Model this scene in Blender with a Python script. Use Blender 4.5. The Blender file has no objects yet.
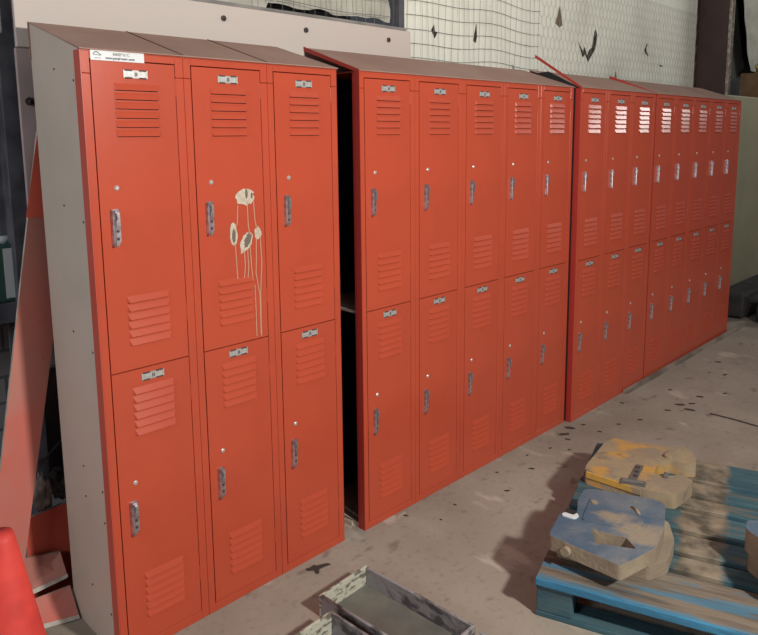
import bpy, bmesh, math, random
from mathutils import Vector, Matrix, noise
from mathutils.geometry import tessellate_polygon
random.seed(7)
C = bpy.context.scene.collection
S = bpy.context.scene

# ---------------------------------------------------------------- camera
F_PX, CY = 707.4, 241.1
cam_d = bpy.data.cameras.new('camera'); cam = bpy.data.objects.new('camera', cam_d); C.objects.link(cam)
cam_d.sensor_fit = 'HORIZONTAL'; cam_d.sensor_width = 36.0
cam_d.lens = F_PX * 36.0 / 758.0
cam_d.shift_y = (CY - 317.5) / 758.0
cam_d.clip_start = 0.02
yaw, pitch, roll = 0.78651, 0.14743, -0.009495
fw = Vector((math.cos(pitch)*math.sin(yaw), math.cos(pitch)*math.cos(yaw), -math.sin(pitch)))
rt = Vector((math.cos(yaw), -math.sin(yaw), 0)); up = rt.cross(fw)
r2 = math.cos(roll)*rt + math.sin(roll)*up; u2 = -math.sin(roll)*rt + math.cos(roll)*up
M = Matrix((r2, u2, -fw)).transposed().to_4x4(); M.translation = Vector((-0.81307, -1.93155, 1.57734))
cam.matrix_world = M
S.camera = cam

# ---------------------------------------------------------------- world, lamps, exposure
w = bpy.data.worlds.new('dim_shed_air'); S.world = w; w.use_nodes = True
w.node_tree.nodes['Background'].inputs[0].default_value = (0.78, 0.85, 1.0, 1)
w.node_tree.nodes['Background'].inputs[1].default_value = 0.06
def lamp(name, loc, energy, color, radius):
    d = bpy.data.lights.new(name, 'POINT'); d.energy = energy; d.color = color; d.shadow_soft_size = radius
    o = bpy.data.objects.new(name, d); C.objects.link(o); o.location = loc
    return o
lamp('work_lamp', (0.62, -3.1, 2.25), 385, (1.0, 0.93, 0.86), 0.10)
def area(name, loc, target, energy, color, sx, sy):
    d = bpy.data.lights.new(name, 'AREA'); d.shape = 'RECTANGLE'; d.size = sx; d.size_y = sy; d.energy = energy; d.color = color
    o = bpy.data.objects.new(name, d); C.objects.link(o); o.location = loc
    o.rotation_euler = (Vector(target)-Vector(loc)).to_track_quat('-Z', 'Y').to_euler()
    return o
area('high_tube_lamp', (7.9, -1.75, 3.3), (3.3, 0, 1.65), 36, (1.0, 1.0, 0.95), 1.5, 0.5)
area('left_side_fill', (-3.0, -0.9, 2.3), (0, 0.2, 1.2), 37, (0.93, 0.97, 1.0), 1.0, 1.0)  # unseen light added at left to brighten the first bank's side panel
area('overhead_hood_fill', (2.2, -0.9, 3.5), (2.4, 0.2, 1.8), 10, (1.0, 0.97, 0.9), 3.4, 0.5)  # unseen overhead light, added to brighten the sloping hoods
S.view_settings.view_transform = 'Standard'; S.view_settings.look = 'None'
S.view_settings.gamma = 1.0; S.view_settings.use_curve_mapping = False
S.view_settings.exposure = 0.0

# ---------------------------------------------------------------- materials
def mat(name, col, rough=0.6, metal=0.0, col2=None, scale=6.0, lo=0.4, hi=0.62, bump=0.0, bscale=40.0, stretch=(1, 1, 1), spec=0.5, detail=6.0):
    m = bpy.data.materials.new(name); m.use_nodes = True
    nt = m.node_tree; b = nt.nodes['Principled BSDF']
    b.inputs['Base Color'].default_value = (*col, 1); b.inputs['Roughness'].default_value = rough
    b.inputs['Metallic'].default_value = metal; b.inputs['Specular IOR Level'].default_value = spec
    tc = nt.nodes.new('ShaderNodeTexCoord'); mp = nt.nodes.new('ShaderNodeMapping')
    mp.inputs['Scale'].default_value = stretch
    nt.links.new(tc.outputs['Object'], mp.inputs['Vector'])
    if col2:
        n = nt.nodes.new('ShaderNodeTexNoise'); n.inputs['Scale'].default_value = scale; n.inputs['Detail'].default_value = detail
        r = nt.nodes.new('ShaderNodeValToRGB'); r.color_ramp.elements[0].position = lo; r.color_ramp.elements[1].position = hi
        r.color_ramp.elements[0].color = (*col, 1); r.color_ramp.elements[1].color = (*col2, 1)
        nt.links.new(mp.outputs[0], n.inputs['Vector']); nt.links.new(n.outputs['Fac'], r.inputs[0]); nt.links.new(r.outputs[0], b.inputs['Base Color'])
    if bump:
        n2 = nt.nodes.new('ShaderNodeTexNoise'); n2.inputs['Scale'].default_value = bscale; n2.inputs['Detail'].default_value = 5
        bp = nt.nodes.new('ShaderNodeBump'); bp.inputs['Strength'].default_value = bump; bp.inputs['Distance'].default_value = 0.01
        nt.links.new(mp.outputs[0], n2.inputs['Vector']); nt.links.new(n2.outputs['Fac'], bp.inputs['Height']); nt.links.new(bp.outputs[0], b.inputs['Normal'])
    m['mapping'] = 1
    return m
def over(m, col, scale, lo, hi, stretch=(1, 1, 1), detail=8.0, seed=0.0, kind='noise', fac=1.0):
    """lay a second patchy colour over whatever feeds Base Color"""
    nt = m.node_tree; b = nt.nodes['Principled BSDF']; inp = b.inputs['Base Color']
    tc = nt.nodes.new('ShaderNodeTexCoord'); mp = nt.nodes.new('ShaderNodeMapping'); mp.inputs['Scale'].default_value = stretch; mp.inputs['Location'].default_value = (seed, seed*0.7, seed*1.3)
    nt.links.new(tc.outputs['Object'], mp.inputs['Vector'])
    if kind == 'noise':
        n = nt.nodes.new('ShaderNodeTexNoise'); n.inputs['Detail'].default_value = detail
        out = n.outputs['Fac']
    else:
        n = nt.nodes.new('ShaderNodeTexVoronoi'); out = n.outputs['Distance']
        if kind == 'crack': n.feature = 'DISTANCE_TO_EDGE'
    n.inputs['Scale'].default_value = scale
    nt.links.new(mp.outputs[0], n.inputs['Vector'])
    r = nt.nodes.new('ShaderNodeMapRange'); r.inputs['From Min'].default_value = lo; r.inputs['From Max'].default_value = hi
    r.inputs['To Max'].default_value = fac
    nt.links.new(out, r.inputs['Value'])
    mx = nt.nodes.new('ShaderNodeMix'); mx.data_type = 'RGBA'
    nt.links.new(r.outputs[0], mx.inputs['Factor'])
    if inp.is_linked:
        nt.links.new(inp.links[0].from_socket, mx.inputs['A'])
    else: mx.inputs['A'].default_value = inp.default_value
    mx.inputs['B'].default_value = (*col, 1)
    nt.links.new(mx.outputs['Result'], inp)
    return m

RED = mat('orange_red_locker_paint', (0.53, 0.086, 0.043), 0.28, 0, (0.49, 0.080, 0.041), 3.0, bump=0.02, bscale=120, spec=0.32)
HSEAM = mat('brown_hood_seam', (0.10, 0.05, 0.04), 0.8)
REDSIDE = mat('lit_red_side_paint', (0.56, 0.085, 0.055), 0.4)  # same frame red, brighter copy for the lit side strip
REDEDGE = mat('shaded_red_edge_paint', (0.40, 0.035, 0.025), 0.5)  # frame red darkened for shaded side strips; also on hood flanges
HOOD = over(mat('dusty_brown_hood', (0.35, 0.205, 0.165), 0.75, 0, (0.39, 0.245, 0.20), 5.0), (0.36, 0.27, 0.22), 14, 0.58, 0.75, fac=0.6)
BEIGE = over(mat('beige_side_paint', (0.62, 0.52, 0.445), 0.36, 0, (0.55, 0.475, 0.395), 2.5), (0.16, 0.13, 0.10), 60, 0.72, 0.76, fac=0.6)
DARKIN = mat('dark_interior_and_gap_shade', (0.018, 0.013, 0.018), 0.8)
BLACK = mat('black_gap', (0.01, 0.01, 0.012), 0.7)
CHROME = mat('worn_chrome', (0.62, 0.59, 0.61), 0.33, 0.8, (0.36, 0.30, 0.33), 50)
PLATE = mat('number_plate_metal', (0.55, 0.56, 0.54), 0.4, 0.35, (0.42, 0.42, 0.41), 90)
SLOT = mat('plate_slot', (0.07, 0.05, 0.055), 0.7)
RIVET = mat('rivet_metal', (0.62, 0.58, 0.54), 0.35, 0.5)
RUST = mat('dark_rivet', (0.06, 0.045, 0.04), 0.6)
CONC = mat('concrete_floor', (0.305, 0.272, 0.222), 0.85, 0, (0.395, 0.35, 0.29), 1.7, 0.35, 0.7, bump=0.12, bscale=60)
over(CONC, (0.47, 0.41, 0.33), 2.3, 0.60, 0.78, seed=3.1, fac=0.55)
over(CONC, (0.19, 0.145, 0.11), 1.3, 0.53, 0.75, seed=8.4, fac=0.7)
over(CONC, (0.12, 0.09, 0.07), 9, 0.62, 0.72, stretch=(1, 1.6, 1), seed=1.4, fac=0.55)
over(CONC, (0.60, 0.53, 0.45), 4.5, 0.63, 0.70, stretch=(1.6, 0.8, 1), seed=21.4, fac=0.55)
over(CONC, (0.20, 0.165, 0.135), 38, 0.55, 0.75, seed=11.4, fac=0.45)
over(CONC, (0.45, 0.40, 0.33), 90, 0.66, 0.80, seed=5.4, fac=0.4)
WPANEL = mat('chalky_white_panel', (0.58, 0.525, 0.48), 0.75, 0, (0.60, 0.52, 0.475), 2.0)
MAUVE = mat('mauve_grey_panel', (0.46, 0.36, 0.36), 0.8, 0, (0.40, 0.32, 0.32), 4.0)
INSUL = mat('white_insulation', (0.84, 0.85, 0.76), 0.7, 0, (0.76, 0.77, 0.68), 4.0, 0.4, 0.7, stretch=(6, 1, 0.5), bump=0.25, bscale=9)
over(INSUL, (0.42, 0.41, 0.33), 1.4, 0.55, 0.8, seed=2.0, fac=0.6)
WIRE = mat('galvanised_wire', (0.17, 0.16, 0.15), 0.5, 0.4)
WIREL = mat('pale_chicken_wire', (0.36, 0.35, 0.31), 0.5, 0.3)
PLASTIC = mat('wrinkled_plastic_film', (0.50, 0.49, 0.42), 0.32, 0, (0.40, 0.39, 0.33), 7, bump=0.6, bscale=18)
GREYTRIM = mat('grey_ledge', (0.27, 0.26, 0.245), 0.6, 0, (0.17, 0.165, 0.16), 20, stretch=(0.3, 1, 1))
BLUEGREY = mat('blue_grey_steel', (0.060, 0.060, 0.075), 0.55, 0, (0.11, 0.11, 0.13), 9)
MAROON = mat('maroon_steel', (0.035, 0.018, 0.018), 0.5, 0, (0.05, 0.026, 0.022), 4)
OXIDE = mat('worn_brown_edge', (0.17, 0.13, 0.10), 0.7, 0, (0.30, 0.28, 0.24), 30, 0.5, 0.6)
def block_mat():
    m = bpy.data.materials.new('painted_block_wall'); m.use_nodes = True; nt = m.node_tree; b = nt.nodes['Principled BSDF']
    tc = nt.nodes.new('ShaderNodeTexCoord'); mp = nt.nodes.new('ShaderNodeMapping'); mp.inputs['Rotation'].default_value = (math.pi/2, 0, 0)
    br = nt.nodes.new('ShaderNodeTexBrick'); br.inputs['Scale'].default_value = 1.0
    br.inputs['Color1'].default_value = (0.34, 0.33, 0.34, 1); br.inputs['Color2'].default_value = (0.27, 0.25, 0.26, 1); br.inputs['Mortar'].default_value = (0.14, 0.13, 0.14, 1)
    br.inputs['Mortar Size'].default_value = 0.006; br.inputs['Brick Width'].default_value = 0.20; br.inputs['Row Height'].default_value = 0.10
    nt.links.new(tc.outputs['Object'], mp.inputs[0]); nt.links.new(mp.outputs[0], br.inputs['Vector']); nt.links.new(br.outputs['Color'], b.inputs['Base Color'])
    b.inputs['Roughness'].default_value = 0.9
    return m
BLOCK = block_mat()
DKWALL = mat('dark_shed_wall', (0.030, 0.032, 0.030), 0.8, 0, (0.055, 0.057, 0.05), 3)
PINKPLANK = mat('faded_red_board_paint', (0.56, 0.15, 0.115), 0.6, 0, (0.48, 0.19, 0.15), 2.6, 0.35, 0.6)
over(PINKPLANK, (0.60, 0.11, 0.075), 3.3, 0.52, 0.66, seed=4.0, fac=0.8)
over(PINKPLANK, (0.24, 0.09, 0.07), 30, 0.70, 0.76, seed=1.0, fac=0.7)
EDGEWHITE = mat('chipped_white_edge', (0.55, 0.50, 0.44), 0.8, 0, (0.38, 0.32, 0.28), 25)
REDBRT = mat('clean_red_paint', (0.72, 0.12, 0.075), 0.5)
CONE = mat('traffic_cone_plastic', (0.74, 0.065, 0.05), 0.6, 0, (0.60, 0.05, 0.04), 12)
GREYSHEET = mat('blue_grey_sheet', (0.27, 0.28, 0.32), 0.6, 0, (0.34, 0.33, 0.35), 8)
RAG = mat('dirty_grey_cloth', (0.50, 0.46, 0.42), 0.95, 0, (0.16, 0.15, 0.14), 14, bump=0.6, bscale=40)
DARKRAG = mat('black_cloth', (0.03, 0.027, 0.03), 0.95, 0, (0.09, 0.085, 0.08), 40, bump=0.8, bscale=60)
GREEN = mat('dark_green_metal', (0.035, 0.09, 0.07), 0.5)
OFFWHITE = mat('off_white_label', (0.55, 0.58, 0.58), 0.6)
TRAYGREEN = mat('weathered_pale_green_paint', (0.52, 0.52, 0.42), 0.8, 0, (0.16, 0.145, 0.115), 42, 0.50, 0.60, stretch=(0.7, 1, 1.6), bump=0.3, bscale=60)
TRAYGREY = mat('weathered_grey_paint', (0.30, 0.285, 0.29), 0.75, 0, (0.09, 0.085, 0.085), 26, 0.48, 0.60, stretch=(1, 0.5, 1), bump=0.3, bscale=60)
TRAYIN = mat('dusty_grey_tray_bottom', (0.115, 0.12, 0.105), 0.55, 0, (0.20, 0.195, 0.165), 5, 0.4, 0.7)
over(TRAYIN, (0.26, 0.25, 0.20), 9, 0.55, 0.8, seed=2.2, fac=0.6)
# pallet paint, boards run along local x
def pal_mat(name, band, brown=0.7):
    m = mat(name, (0.030, 0.085, 0.115), 0.7, 0, (0.055, 0.13, 0.155), 9, 0.35, 0.6, stretch=(0.5, 6, 2), bump=0.35, bscale=30)
    over(m, (0.17, 0.14, 0.105), 5.0, 0.56, 0.66, stretch=(0.6, 4, 2), seed=3.7, fac=brown)
    over(m, (0.02, 0.03, 0.035), 16, 0.64, 0.72, stretch=(0.4, 3, 2), seed=6.0, fac=0.8)
    if band:
        nt = m.node_tree; b = nt.nodes['Principled BSDF']; inp = b.inputs['Base Color']
        tc = nt.nodes.new('ShaderNodeTexCoord'); sp = nt.nodes.new('ShaderNodeSeparateXYZ'); nt.links.new(tc.outputs['Object'], sp.inputs[0])
        ns = nt.nodes.new('ShaderNodeTexNoise'); ns.inputs['Scale'].default_value = 9
        nt.links.new(tc.outputs['Object'], ns.inputs['Vector'])
        sb = nt.nodes.new('ShaderNodeMath'); sb.operation = 'SUBTRACT'; nt.links.new(sp.outputs['X'], sb.inputs[0]); sb.inputs[1].default_value = 0.475
        ab = nt.nodes.new('ShaderNodeMath'); ab.operation = 'ABSOLUTE'; nt.links.new(sb.outputs[0], ab.inputs[0])
        ad = nt.nodes.new('ShaderNodeMath'); ad.operation = 'MULTIPLY_ADD'; nt.links.new(ns.outputs['Fac'], ad.inputs[0]); ad.inputs[1].default_value = 0.10; nt.links.new(ab.outputs[0], ad.inputs[2])
        r = nt.nodes.new('ShaderNodeMapRange'); r.inputs['From Min'].default_value = 0.145; r.inputs['From Max'].default_value = 0.115; r.inputs['To Max'].default_value = 0.85
        nt.links.new(ad.outputs[0], r.inputs['Value'])
        nt2 = nt.nodes.new('ShaderNodeTexNoise'); nt2.inputs['Scale'].default_value = 14; nt2.inputs['Detail'].default_value = 8
        rp = nt.nodes.new('ShaderNodeValToRGB'); rp.color_ramp.elements[0].color = (0.10, 0.075, 0.045, 1); rp.color_ramp.elements[1].color = (0.36, 0.28, 0.19, 1)
        rp.color_ramp.elements[0].position = 0.35; rp.color_ramp.elements[1].position = 0.65
        nt.links.new(tc.outputs['Object'], nt2.inputs['Vector']); nt.links.new(nt2.outputs['Fac'], rp.inputs[0])
        mx = nt.nodes.new('ShaderNodeMix'); mx.data_type = 'RGBA'
        nt.links.new(inp.links[0].from_socket, mx.inputs['A']); nt.links.new(rp.outputs[0], mx.inputs['B']); nt.links.new(r.outputs[0], mx.inputs['Factor']); nt.links.new(mx.outputs['Result'], inp)
    return m
PAL = pal_mat('worn_blue_pallet_paint', True)
PALSIDE = pal_mat('blue_pallet_side_paint', False, 0.15)
PALWORN = mat('bare_worn_front_board', (0.22, 0.18, 0.135), 0.8, 0, (0.10, 0.085, 0.07), 6, 0.4, 0.62, stretch=(0.5, 5, 2), bump=0.4, bscale=30)
over(PALWORN, (0.07, 0.20, 0.30), 5, 0.53, 0.60, stretch=(0.5, 4, 1), seed=2.0, fac=0.8)
PALBRIGHT = mat('bright_blue_front_edge', (0.055, 0.27, 0.46), 0.6, 0, (0.035, 0.17, 0.30), 7, 0.4, 0.6, stretch=(0.5, 3, 3), bump=0.3, bscale=30)
over(PALBRIGHT, (0.02, 0.03, 0.04), 20, 0.64, 0.72, seed=6.0, fac=0.7)
WTAN = mat('dusty_tan_cast_iron', (0.34, 0.28, 0.195), 0.85, 0, (0.26, 0.21, 0.15), 9, bump=0.3, bscale=60)
WBLUE = mat('blue_painted_cast_iron', (0.075, 0.125, 0.185), 0.7, 0, (0.16, 0.19, 0.22), 7, 0.4, 0.65, bump=0.3, bscale=60)
over(WBLUE, (0.33, 0.275, 0.195), 6, 0.55, 0.66, seed=1.7, fac=0.9)
WYEL = mat('dusty_yellow_cast_iron', (0.38, 0.30, 0.18), 0.8, 0, (0.30, 0.24, 0.17), 8, bump=0.25, bscale=60)
over(WYEL, (0.58, 0.32, 0.07), 7, 0.54, 0.64, seed=5.0, fac=0.85)
over(WYEL, (0.17, 0.13, 0.11), 10, 0.62, 0.72, seed=9.0, fac=0.7)
WYEDGE = mat('yellow_painted_edge', (0.62, 0.37, 0.07), 0.6, 0, (0.33, 0.26, 0.16), 12, 0.48, 0.6)
SPLASH = mat('dried_white_splash', (0.62, 0.56, 0.45), 0.8, 0, (0.50, 0.43, 0.33), 60)
SPLASHD = mat('dark_dried_crust', (0.17, 0.14, 0.11), 0.9)
DRIP = mat('dried_drip', (0.58, 0.33, 0.22), 0.7)
STICK = mat('white_sticker', (0.72, 0.76, 0.78), 0.4)
INK = mat('sticker_ink', (0.10, 0.10, 0.14), 0.6)
INKG = mat('sticker_grey_ink', (0.33, 0.33, 0.32), 0.6)
LEAF = mat('dark_floor_scrap', (0.055, 0.040, 0.035), 0.9)
PALEDUST = mat('pale_dust_scrape', (0.44, 0.38, 0.31), 0.9)
OLIVE = mat('grey_green_sheet_metal', (0.27, 0.25, 0.165), 0.6, 0, (0.30, 0.28, 0.19), 3)
BOXBR = mat('brown_cardboard', (0.23, 0.14, 0.075), 0.9, 0, (0.16, 0.10, 0.06), 10)
YELRAG = mat('yellow_foam', (0.52, 0.46, 0.17), 0.9)
RUBBER = mat('dark_rubber', (0.022, 0.022, 0.024), 0.7, 0, (0.04, 0.038, 0.036), 9)
GREYMET = mat('dull_grey_metal', (0.18, 0.17, 0.16), 0.5, 0.3)
STRIPM = mat('pale_metal_strip', (0.34, 0.28, 0.235), 0.6, 0, (0.17, 0.14, 0.115), 9, stretch=(0.4, 1, 1))
TORN = mat('torn_dark_hole', (0.035, 0.03, 0.025), 0.95)
TORNB = mat('torn_brown_backing', (0.17, 0.13, 0.085), 0.95)

# ---------------------------------------------------------------- mesh helpers
class MB:
    def __init__(s): s.v = []; s.f = []; s.mi = []
    def add(s, vs, fs, mi=0):
        n = len(s.v); s.v += [tuple(v) for v in vs]
        for f in fs: s.f.append([i+n for i in f]); s.mi.append(mi)
    def box(s, x0, x1, y0, y1, z0, z1, mi=0):
        vs = [(x, y, z) for z in (z0, z1) for y in (y0, y1) for x in (x0, x1)]
        s.add(vs, [(0, 2, 3, 1), (4, 5, 7, 6), (0, 1, 5, 4), (2, 6, 7, 3), (0, 4, 6, 2), (1, 3, 7, 5)], mi)
    def hexa(s, b, t, mi=0):       # four bottom points and four top points, both anticlockwise
        s.add(list(b)+list(t), [(3, 2, 1, 0), (4, 5, 6, 7), (0, 1, 5, 4), (1, 2, 6, 5), (2, 3, 7, 6), (3, 0, 4, 7)], mi)
    def tube(s, pts, r, n=6, mi=0, cap=True):
        pts = [Vector(p) for p in pts]; rings = []
        for i, p in enumerate(pts):
            t = (pts[min(i+1, len(pts)-1)] - pts[max(i-1, 0)]).normalized()
            a = t.cross(Vector((0, 0, 1))) if abs(t.z) < .9 else t.cross(Vector((1, 0, 0)))
            a.normalize(); b = t.cross(a)
            rr = r[i] if isinstance(r, (list, tuple)) else r
            rings.append([p + rr*(math.cos(2*math.pi*k/n)*a + math.sin(2*math.pi*k/n)*b) for k in range(n)])
        vs = [v for q in rings for v in q]; fs = []
        for i in range(len(rings)-1):
            for k in range(n):
                fs.append((i*n+k, i*n+(k+1) % n, (i+1)*n+(k+1) % n, (i+1)*n+k))
        if cap: fs += [tuple(range(n))[::-1], tuple((len(rings)-1)*n+k for k in range(n))]
        s.add(vs, fs, mi)
    def prism(s, outline, z0, z1, mi=0, holes=(), tmi=None, plane='xy'):
        loops = [outline]+list(holes)
        pts = [Vector((x, y, 0)) for l in loops for (x, y) in l]
        tris = tessellate_polygon([[Vector((x, y, 0)) for (x, y) in l] for l in loops])
        n = len(pts)
        def P(x, y, z): return (x, y, z) if plane == 'xy' else (x, z, y)
        vs = [P(p.x, p.y, z0) for p in pts]+[P(p.x, p.y, z1) for p in pts]
        s.add(vs, [tuple(t) for t in tris], mi)
        nb = len(s.v)-2*n
        for t in tris: s.f.append([nb+n+i for i in t]); s.mi.append(mi if tmi is None else tmi)
        k = 0
        for l in loops:
            m = len(l)
            for i in range(m):
                a, b = k+i, k+(i+1) % m
                s.f.append([nb+a, nb+b, nb+n+b, nb+n+a]); s.mi.append(mi)
            k += m
    def mesh(s, name):
        me = bpy.data.meshes.new(name); me.from_pydata(s.v, [], s.f); me.update()
        me.polygons.foreach_set('material_index', s.mi)
        bm = bmesh.new(); bm.from_mesh(me); bmesh.ops.recalc_face_normals(bm, faces=bm.faces); bm.to_mesh(me); bm.free()
        return me
    def build(s, name, mats, parent=None, smooth=False, bevel=0, loc=None, seg=2):
        me = s.mesh(name)
        for m in (mats if isinstance(mats, (list, tuple)) else [mats]): me.materials.append(m)
        o = bpy.data.objects.new(name, me); C.objects.link(o)
        if parent: o.parent = parent
        if loc: o.location = loc
        if smooth: me.polygons.foreach_set('use_smooth', [True]*len(me.polygons))
        if bevel:
            b = o.modifiers.new('bevel', 'BEVEL'); b.width = bevel; b.segments = seg; b.limit_method = 'ANGLE'; b.angle_limit = 0.6
        return o
def tag(o, label=None, cat=None, group=None, kind=None):
    if label: o['label'] = label
    if cat: o['category'] = cat
    if group: o['group'] = group
    if kind: o['kind'] = kind
    return o
def thing(name, label, cat, loc=(0, 0, 0), rz=0, group=None):
    o = bpy.data.objects.new(name, None); C.objects.link(o); o.location = loc; o.rotation_euler = (0, 0, rz)
    o.empty_display_size = 0.1
    return tag(o, label, cat, group)
def place(o, mesh_src_name, parent, loc):
    c = o.copy(); C.objects.link(c); c.parent = parent; c.location = loc; c.name = mesh_src_name
    return c

# ---------------------------------------------------------------- the setting
g = MB(); g.box(-6, 10, -7, 1.0, -0.05, 0.0)
tag(g.build('floor', CONC), kind='structure')
g = MB(); g.box(1.787, 5.40, 0.475, 0.52, 0, 3.6)
wb = tag(g.build('wall_back', INSUL), kind='structure')
g = MB(); g.box(-6, 1.787, 0.86, 0.95, 0, 3.6)
tag(g.build('wall_left', BLOCK), kind='structure')
g = MB(); g.box(5.40, 10, 0.80, 0.9, 0, 3.6)
tag(g.build('wall_right', DKWALL), kind='structure')
g = MB(); g.box(-6, 10, -1.2, 0.95, 3.6, 3.7)
tag(g.build('ceiling', DKWALL), kind='structure')
# film-covered opening above the white panel
g = MB(); g.box(1.728, 1.765, 0.455, 0.50, 2.078, 3.0); g.box(-0.1, 1.728, 0.52, 0.54, 2.06, 2.095)
fr = g.build('window_1', BLUEGREY); tag(fr, kind='structure')
g = MB()
nx, nz = 90, 26
vs = []
for j in range(nz):
    for i in range(nx):
        x = 0.1+1.62*i/(nx-1); z = 2.10+0.025*(x > 1.0)*(1+noise.noise(Vector((x*9, 0, 0))))+0.75*j/(nz-1)
        d = noise.noise(Vector((x*7, z*9, 1)))*0.022 + noise.noise(Vector((x*17+z*8, z*15, 4)))*0.012
        zz = z - (0.02*abs(noise.noise(Vector((x*6, 0, 9)))) if j == 0 else 0)
        vs.append((x, 0.515+d, zz))
g.add(vs, [(j*nx+i, j*nx+i+1, (j+1)*nx+i+1, (j+1)*nx+i) for j in range(nz-1) for i in range(nx-1)])
g.build('plastic_film', PLASTIC, fr, smooth=True)
g = MB()
for i in range(14):
    x = 0.93+0.06*i; g.tube([(x+0.004*math.sin(z*9+i), 0.478, z) for z in (2.08, 2.3, 2.6, 2.9)], 0.0012, 4)
for z in (2.13, 2.20, 2.27, 2.34): g.tube([(0.9+0.1*i, 0.478, z+0.006*math.sin(i)) for i in range(9)], 0.0012, 4)
g.build('wire_grid', WIRE, fr)
g = MB(); g.box(-0.02, 1.75, 0.43, 0.50, 2.072, 2.084)
tag(g.build('trim_1', GREYTRIM), kind='structure')

# tears in the insulation
def tear(pts, m=TORN):
    g = MB(); g.prism(pts, 0.4715, 0.4755, plane='xz'); return g.build('tear', m, wb)
PX = lambda x: x
tear([(3.155, 2.255), (3.20, 2.36), (3.235, 2.25), (3.20, 2.235)], TORNB)
tear([(3.44, 2.165), (3.50, 2.11), (3.52, 2.14), (3.555, 2.085), (3.585, 2.13), (3.62, 2.145), (3.645, 2.25), (3.66, 2.265), (3.68, 2.23), (3.66, 2.14), (3.62, 2.10), (3.57, 2.05), (3.53, 2.10), (3.50, 2.075)])
tear([(4.40, 2.19), (4.44, 2.24), (4.43, 2.19), (4.47, 2.15), (4.42, 2.165)])
tear([(3.93, 1.90), (3.965, 2.01), (3.98, 1.96), (4.01, 1.90)], TORNB)
tear([(1.985, 2.105), (2.005, 2.13), (2.01, 2.10), (2.03, 2.095), (2.01, 2.065)])
tear([(2.33, 2.08), (2.355, 2.17), (2.36, 2.10), (2.35, 2.07)])
tear([(4.66, 2.10), (4.73, 2.095), (4.70, 2.085)])

# welded wire mesh (left half) and hexagonal netting (right half)
wm = thing('welded_wire_mesh', 'welded wire mesh of upright rectangles over the white insulation beside the pink-white panel', 'wire mesh', (2.38, 0.465, 1.7))
g = MB()
def wav(x, z): return 0.010*math.sin(x*5.1+z*2)+0.006*math.sin(x*11)
x = 1.80; k = 0
while x < 2.975:
    g.tube([(x+0.006*math.sin(z*6+k)-2.38, 0.006*math.sin(z*4+k), z-1.7) for z in (1.72, 1.95, 2.15, 2.35, 2.6)], 0.00095, 4); x += 0.0485; k += 1
z = 1.76
while z < 2.6:
    g.tube([(1.79+0.1*i-2.38, 0.002, z-1.7+wav(0.1*i, z)) for i in range(12)]+[(0.595, 0.002, z-1.7)], 0.0011, 4); z += 0.068
g.build('wire_grid', WIRE, wm)
cn = thing('chicken_wire_netting', 'hexagonal chicken wire stretched over white insulation up to the maroon column', 'wire netting', (4.1, 0.465, 1.7))
g = MB()
cw, chh = 0.05, 0.062
for j in range(13):
    for i in range(49):
        x = 2.99+i*cw+(cw/2 if j % 2 else 0)-4.1; z = 1.74+j*chh-1.7
        if x+4.1 > 5.34: continue
        jx = 0.004*noise.noise(Vector((x*3, z*3, 0)))
        a = (x+jx, 0, z); b = (x+jx, 0, z+chh*0.52)
        g.tube([a, b], 0.0011, 3, cap=False)
        g.tube([b, (x+cw/2, 0, z+chh)], 0.0009, 3, cap=False); g.tube([b, (x-cw/2, 0, z+chh)], 0.0009, 3, cap=False)
g.build('netting', WIREL, cn)

# panels screwed to the wall above and behind the first bank
pn = thing('wall_panel', 'long pinkish-white panel bolted to the wall above the first lockers', 'panel', (0.9, 0.44, 1.86))
g = MB(); g.box(-0.910, 0.885, -0.008, 0.008, 0, 0.212); g.box(-0.52, 0.885, -0.008, 0.008, -0.6, 0)
g.build('sheet', WPANEL, pn, bevel=0.002)
for (x, z) in ((0.735, 2.022), (1.135, 2.017), (1.63, 2.02)):
    g = MB(); g.tube([(x-0.9, -0.013, z-1.86), (x-0.9, -0.008, z-1.86)], 0.011, 12); g.tube([(x-0.897, -0.017, z-1.864), (x-0.9, -0.011, z-1.86)], 0.005, 8)
    g.build('bolt', RUST, pn)
lp = thing('wall_board', 'dull mauve-grey board below the white panel, left of the first locker bank', 'board', (0.17, 0.445, 0.95))
g = MB(); g.box(-0.183, 0.19, -0.008, 0.008, 0, 0.907); g.build('sheet', MAUVE, lp, bevel=0.002)
g = MB(); g.tube([(-0.155, -0.013, 0.745), (-0.155, -0.008, 0.745)], 0.013, 12); g.tube([(-0.152, -0.018, 0.742), (-0.155, -0.011, 0.745)], 0.006, 8); g.build('bolt', RUST, lp)

# columns
g = MB(); g.box(-0.024, 0.024, -0.006, 0.006, 0, 3.6); g.box(-0.004, 0.004, 0.006, 0.13, 0, 3.6); g.box(-0.024, 0.024, 0.13, 0.142, 0, 3.6)
tag(g.build('steel_column', BLUEGREY, loc=(-0.014, 0.52, 0)), 'dark blue-grey steel column at the left edge beside the mauve board', 'column')
g = MB(); g.box(-0.005, 0.005, -0.24, 0.0, 0, 3.6); g.box(-0.06, 0.10, 0.0, 0.012, 0, 3.6)
g.box(-0.02, 0.02, -0.252, -0.24, 0, 3.6, 1)
tag(g.build('steel_column', [MAROON, OXIDE], loc=(5.41, 0.474, 0)), 'dark maroon steel column behind the far end of the lockers', 'column')

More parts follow.
